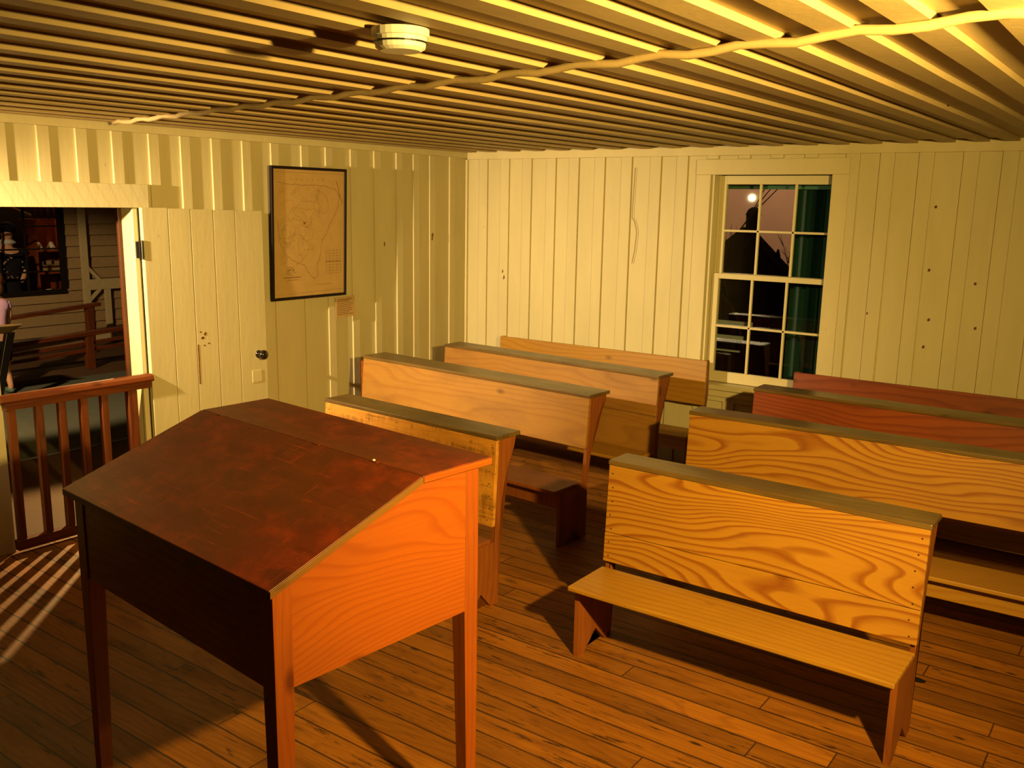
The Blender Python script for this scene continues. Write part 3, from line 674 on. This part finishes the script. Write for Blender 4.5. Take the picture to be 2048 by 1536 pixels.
# shop goods
cab = thing('display_shelf', 'dark red shelf unit standing in the shop window', 'shelf', (-12.85, 6.66, .05))
b = nb(); box(b, -.2, .2, -.25, -.225, 0, 1.62); box(b, -.2, .2, .225, .25, 0, 1.62); box(b, -.2, -.17, -.225, .225, 0, 1.62); link('carcass', b, M['pine_red'], cab)
for z in (.58, .88, 1.18): b = nb(); box(b, -.17, .2, -.224, .224, z, z+.025); link('shelf', b, M['pine_red'], cab)
b = nb(); lathe(b, [(.02, .10), (.03, .08), (.075, 0), (.070, 0), (.025, .075)], (0, 0, 0), 'z', 16)
tag(link('glass_lampshade', b, M['white'], None, loc=(-12.8, 6.52, 1.256), smooth=True), 'left one of two small white bell lampshades in the shop window', 'lampshade', 'white lampshades in the shop')
b = nb(); lathe(b, [(.02, .10), (.03, .08), (.075, 0), (.070, 0), (.025, .075)], (0, 0, 0), 'z', 16)
tag(link('glass_lampshade', b, M['white'], None, loc=(-12.8, 6.70, 1.256), smooth=True), 'right one of two small white bell lampshades in the shop window', 'lampshade', 'white lampshades in the shop')
cr = thing('open_crate', 'small wooden crate on the shop shelf', 'crate', (-12.85, 6.66, .955))
b = nb(); box(b, -.08, .08, -.12, .12, 0, .012); link('base', b, M['rail'], cr)
b = nb(); box(b, -.08, .08, -.12, -.108, .012, .14); box(b, -.08, .08, .108, .12, .012, .14); box(b, .07, .08, -.108, .108, .012, .09); box(b, -.08, -.07, -.108, .108, .012, .14); link('sides', b, M['siding'], cr)
for i, (yy, zz, rd, m, lb) in enumerate(((6.52, .655, .05, 'brass', 'left small metal bowl on the lowest shop shelf'), (6.64, .655, .06, 'white', 'white enamel bowl on the lowest shop shelf'), (6.76, .655, .045, 'rail', 'right small brown bowl on the lowest shop shelf'))):
    b = nb(); lathe(b, [(rd*.4, 0), (rd*.8, .02), (rd, .05), (rd*.93, .05), (rd*.7, .025)], (0, 0, 0), 'z', 16); tag(link('bowl', b, M[m], None, loc=(-12.82, yy, zz), smooth=True), lb, 'bowl')
for i, yy in enumerate((6.36, 6.44, 6.53, 6.62)):
    b = nb(); tube(b, [(0, 0, 0), (0, .01, -.13), (0, 0, -.26)], [.012, .022, .008], 6); tube(b, [(0, 0, 0), (0, 0, .12)], .003, 5)
    tag(link('hanging_tool', b, M['rail'], None, loc=(-12.5, yy, 1.90+.02*(i % 2))), ('leftmost', 'second from left', 'third from left', 'rightmost')[i]+' of the brown handled tools hanging at the top of the shop window', 'tool', 'tools hanging in the shop window')
b = nb(); tube(b, [(-12.5, 5.6, 2.0), (-12.5, 6.3, 1.72)], .02, 8); tag(link('slanting_pole', b, M['siding'], None), 'pole slanting across the top of the shop window', 'pole')

# ---- people
def skin_body(name, joints, edges, mat, parent=None, sub=2):
    me = bpy.data.meshes.new(name); me.from_pydata([j[:3] for j in joints], edges, []); me.materials.append(mat)
    o = bpy.data.objects.new(name, me); C.objects.link(o); o.parent = parent
    m = o.modifiers.new('skin', 'SKIN'); m.use_smooth_shade = True
    for i, j in enumerate(joints):
        v = me.skin_vertices[0].data[i]; r = j[3]; v.radius = r if isinstance(r, tuple) else (r, r)
    me.skin_vertices[0].data[0].use_root = True
    s = o.modifiers.new('sub', 'SUBSURF'); s.levels = s.render_levels = sub
    return o
kid = thing('person', 'child in a lilac-pink top and dark shorts at the left edge, beyond the gate', 'person', (-9.7, 4.45, -.02)); kid.scale = (1.07,)*3
# faces -x (toward the shop), mid-stride; y is across the body
J = [(0,0,.50,.085),(0,0,.62,.075),(0,0,.76,.085),(0,0,.88,.080),(0,0,.945,.035),(-.01,0,.985,.033),          # 0-5 trunk, neck
     (-.01,0,1.06,(.085,.075)),(-.01,0,1.13,(.075,.070)),                                                       # 6-7 head
     (0,.10,.88,.035),(.01,.125,.76,.027),(-.04,.120,.66,.022),(-.07,.115,.62,.020),                             # 8-11 right arm
     (0,-.10,.88,.035),(.02,-.125,.76,.027),(-.02,-.125,.65,.022),(-.04,-.125,.61,.020),                         # 12-15 left arm
     (0,.055,.44,.060),(-.03,.060,.27,.042),(.03,.065,.08,.026),(.03,.065,.045,.026),(-.06,.065,.030,.022),       # 16-20 right leg
     (0,-.055,.44,.060),(-.06,-.06,.27,.042),(-.07,-.06,.08,.026),(-.07,-.06,.045,.026),(-.16,-.06,.030,.022)]   # 21-25 left leg
Ed = [(0,1),(1,2),(2,3),(3,4),(4,5),(5,6),(6,7),(3,8),(8,9),(9,10),(10,11),(3,12),(12,13),(13,14),(14,15),(0,16),(16,17),(17,18),(18,19),(19,20),(0,21),(21,22),(22,23),(23,24),(24,25)]
skin_body('body', J, Ed, M['skin'], kid)
for yy in (.112, -.125):
    for k in range(5):
        b = nb()
        a = -.05+.012*k; ln = (.03, .045, .05, .045, .035)[k]
        tube(b, [(a-.02, yy, .625), (a-.025, yy-.004, .625-ln*.5), (a-.03, yy-.012, .625-ln)], [.0075, .0065, .005], 6)
        link('finger', b, M['skin'], kid, smooth=True)
top = [(0,0,.56,.092),(0,0,.66,.088),(0,0,.78,.096),(0,0,.88,.088),(0,0,.915,.05),(0,.10,.885,.045),(.008,.122,.80,.040),(0,-.10,.885,.045),(.012,-.122,.80,.040)]
skin_body('pink_top', top, [(0,1),(1,2),(2,3),(3,4),(3,5),(5,6),(3,7),(7,8)], M['pink'], kid)
sh = [(0,0,.56,.088),(0,0,.49,.095),(0,.058,.43,.072),(-.025,.062,.30,.058),(0,-.058,.43,.072),(-.05,-.062,.30,.058)]
skin_body('dark_shorts', sh, [(0,1),(1,2),(2,3),(1,4),(4,5)], M['navy'], kid)
b = nb(); blob(b, (.012, 0, 1.105), (.098, .088, .095), 3); blob(b, (.065, 0, 1.02), (.045, .06, .075), 2)
link('hair', b, M['hair'], kid, smooth=True)
for s in (-1, 1):
    b = nb(); blob(b, (-.092, s*.030, 1.095), (.006, .012, .008), 2); link('eye', b, M['navy'], kid)
b = nb(); blob(b, (-.100, 0, 1.07), (.012, .010, .014), 2); link('nose', b, M['skin'], kid, smooth=True)
b = nb(); blob(b, (-.092, 0, 1.035), (.005, .020, .005), 2); link('mouth', b, M['rail'], kid)
for (xx, yy) in ((-.01, .065), (-.11, -.06)):
    b = nb(); blob(b, (xx, yy, .032), (.085, .036, .030), 2); link('shoe', b, M['shoe'], kid, smooth=True)
man = thing('mannequin', 'dark-haired shopkeeper figure with pale collar behind the shop window', 'mannequin', (-12.42, 5.90, .05))
J = [(0,0,.70,.15),(0,0,.95,.13),(0,0,1.15,.15),(0,0,1.27,.10),(0,.02,1.36,.05),(0,.03,1.42,(.085,.075)),(0,.03,1.50,(.080,.07)),(0,.19,1.20,.055),(.02,.22,.95,.045),(.12,.10,.82,.035),(0,-.19,1.20,.055),(.02,-.22,.95,.045),(.12,-.10,.82,.035)]
skin_body('body', J, [(0,1),(1,2),(2,3),(3,4),(4,5),(5,6),(2,7),(7,8),(8,9),(2,10),(10,11),(11,12)], M['skin'], man)
J2 = [(0,0,.10,.20),(0,0,.5,.18),(0,0,.78,.17),(0,0,.97,.15),(0,0,1.15,.165),(0,0,1.27,.115),(0,.19,1.20,.068),(.02,.22,.95,.056),(0,-.19,1.20,.068),(.02,-.22,.95,.056)]
skin_body('patterned_dress', J2, [(0,1),(1,2),(2,3),(3,4),(4,5),(4,6),(6,7),(4,8),(8,9)], M['navy'], man)
b = nb(); lathe(b, [(.09, 0), (.11, .02), (.07, .06), (.05, .05)], (0, .02, 1.31), 'z', 16); link('collar', b, M['white'], man)
b = nb(); blob(b, (-.03, .05, 1.50), (.11, .10, .10), 3); link('hair', b, M['navy'], man, smooth=True)
r = random.Random(9); b = nb()
for k in range(26): blob(b, (.165+r.uniform(-.005, .01), r.uniform(-.14, .14), r.uniform(.85, 1.25)), (.006, .012, .012), 1)
link('dress_pattern', b, M['siding'], man)['kind'] = 'stuff'

# reading board
rb = thing('reading_board', 'slanted pale information board on a black stand at the left edge', 'information board', (-9.2, 4.0, -.02))
b = nb(); hexa(b, [(-.20, -.40, .68), (.10, -.40, .785), (.08, .425, .765), (-.20, .425, .66)], [(-.20, -.40, .68), (.10, -.40, .81), (.08, .425, .785), (-.20, .425, .68)])
link('board', b, M['siding'], rb, .003)
b = nb(); hexa(b, [(.0, .10, 0), (.06, .10, 0), (.06, .17, 0), (.0, .17, 0)], [(.0, .28, .70), (.06, .28, .70), (.06, .36, .70), (.0, .36, .70)]); link('stand', b, M['black'], rb, .003)
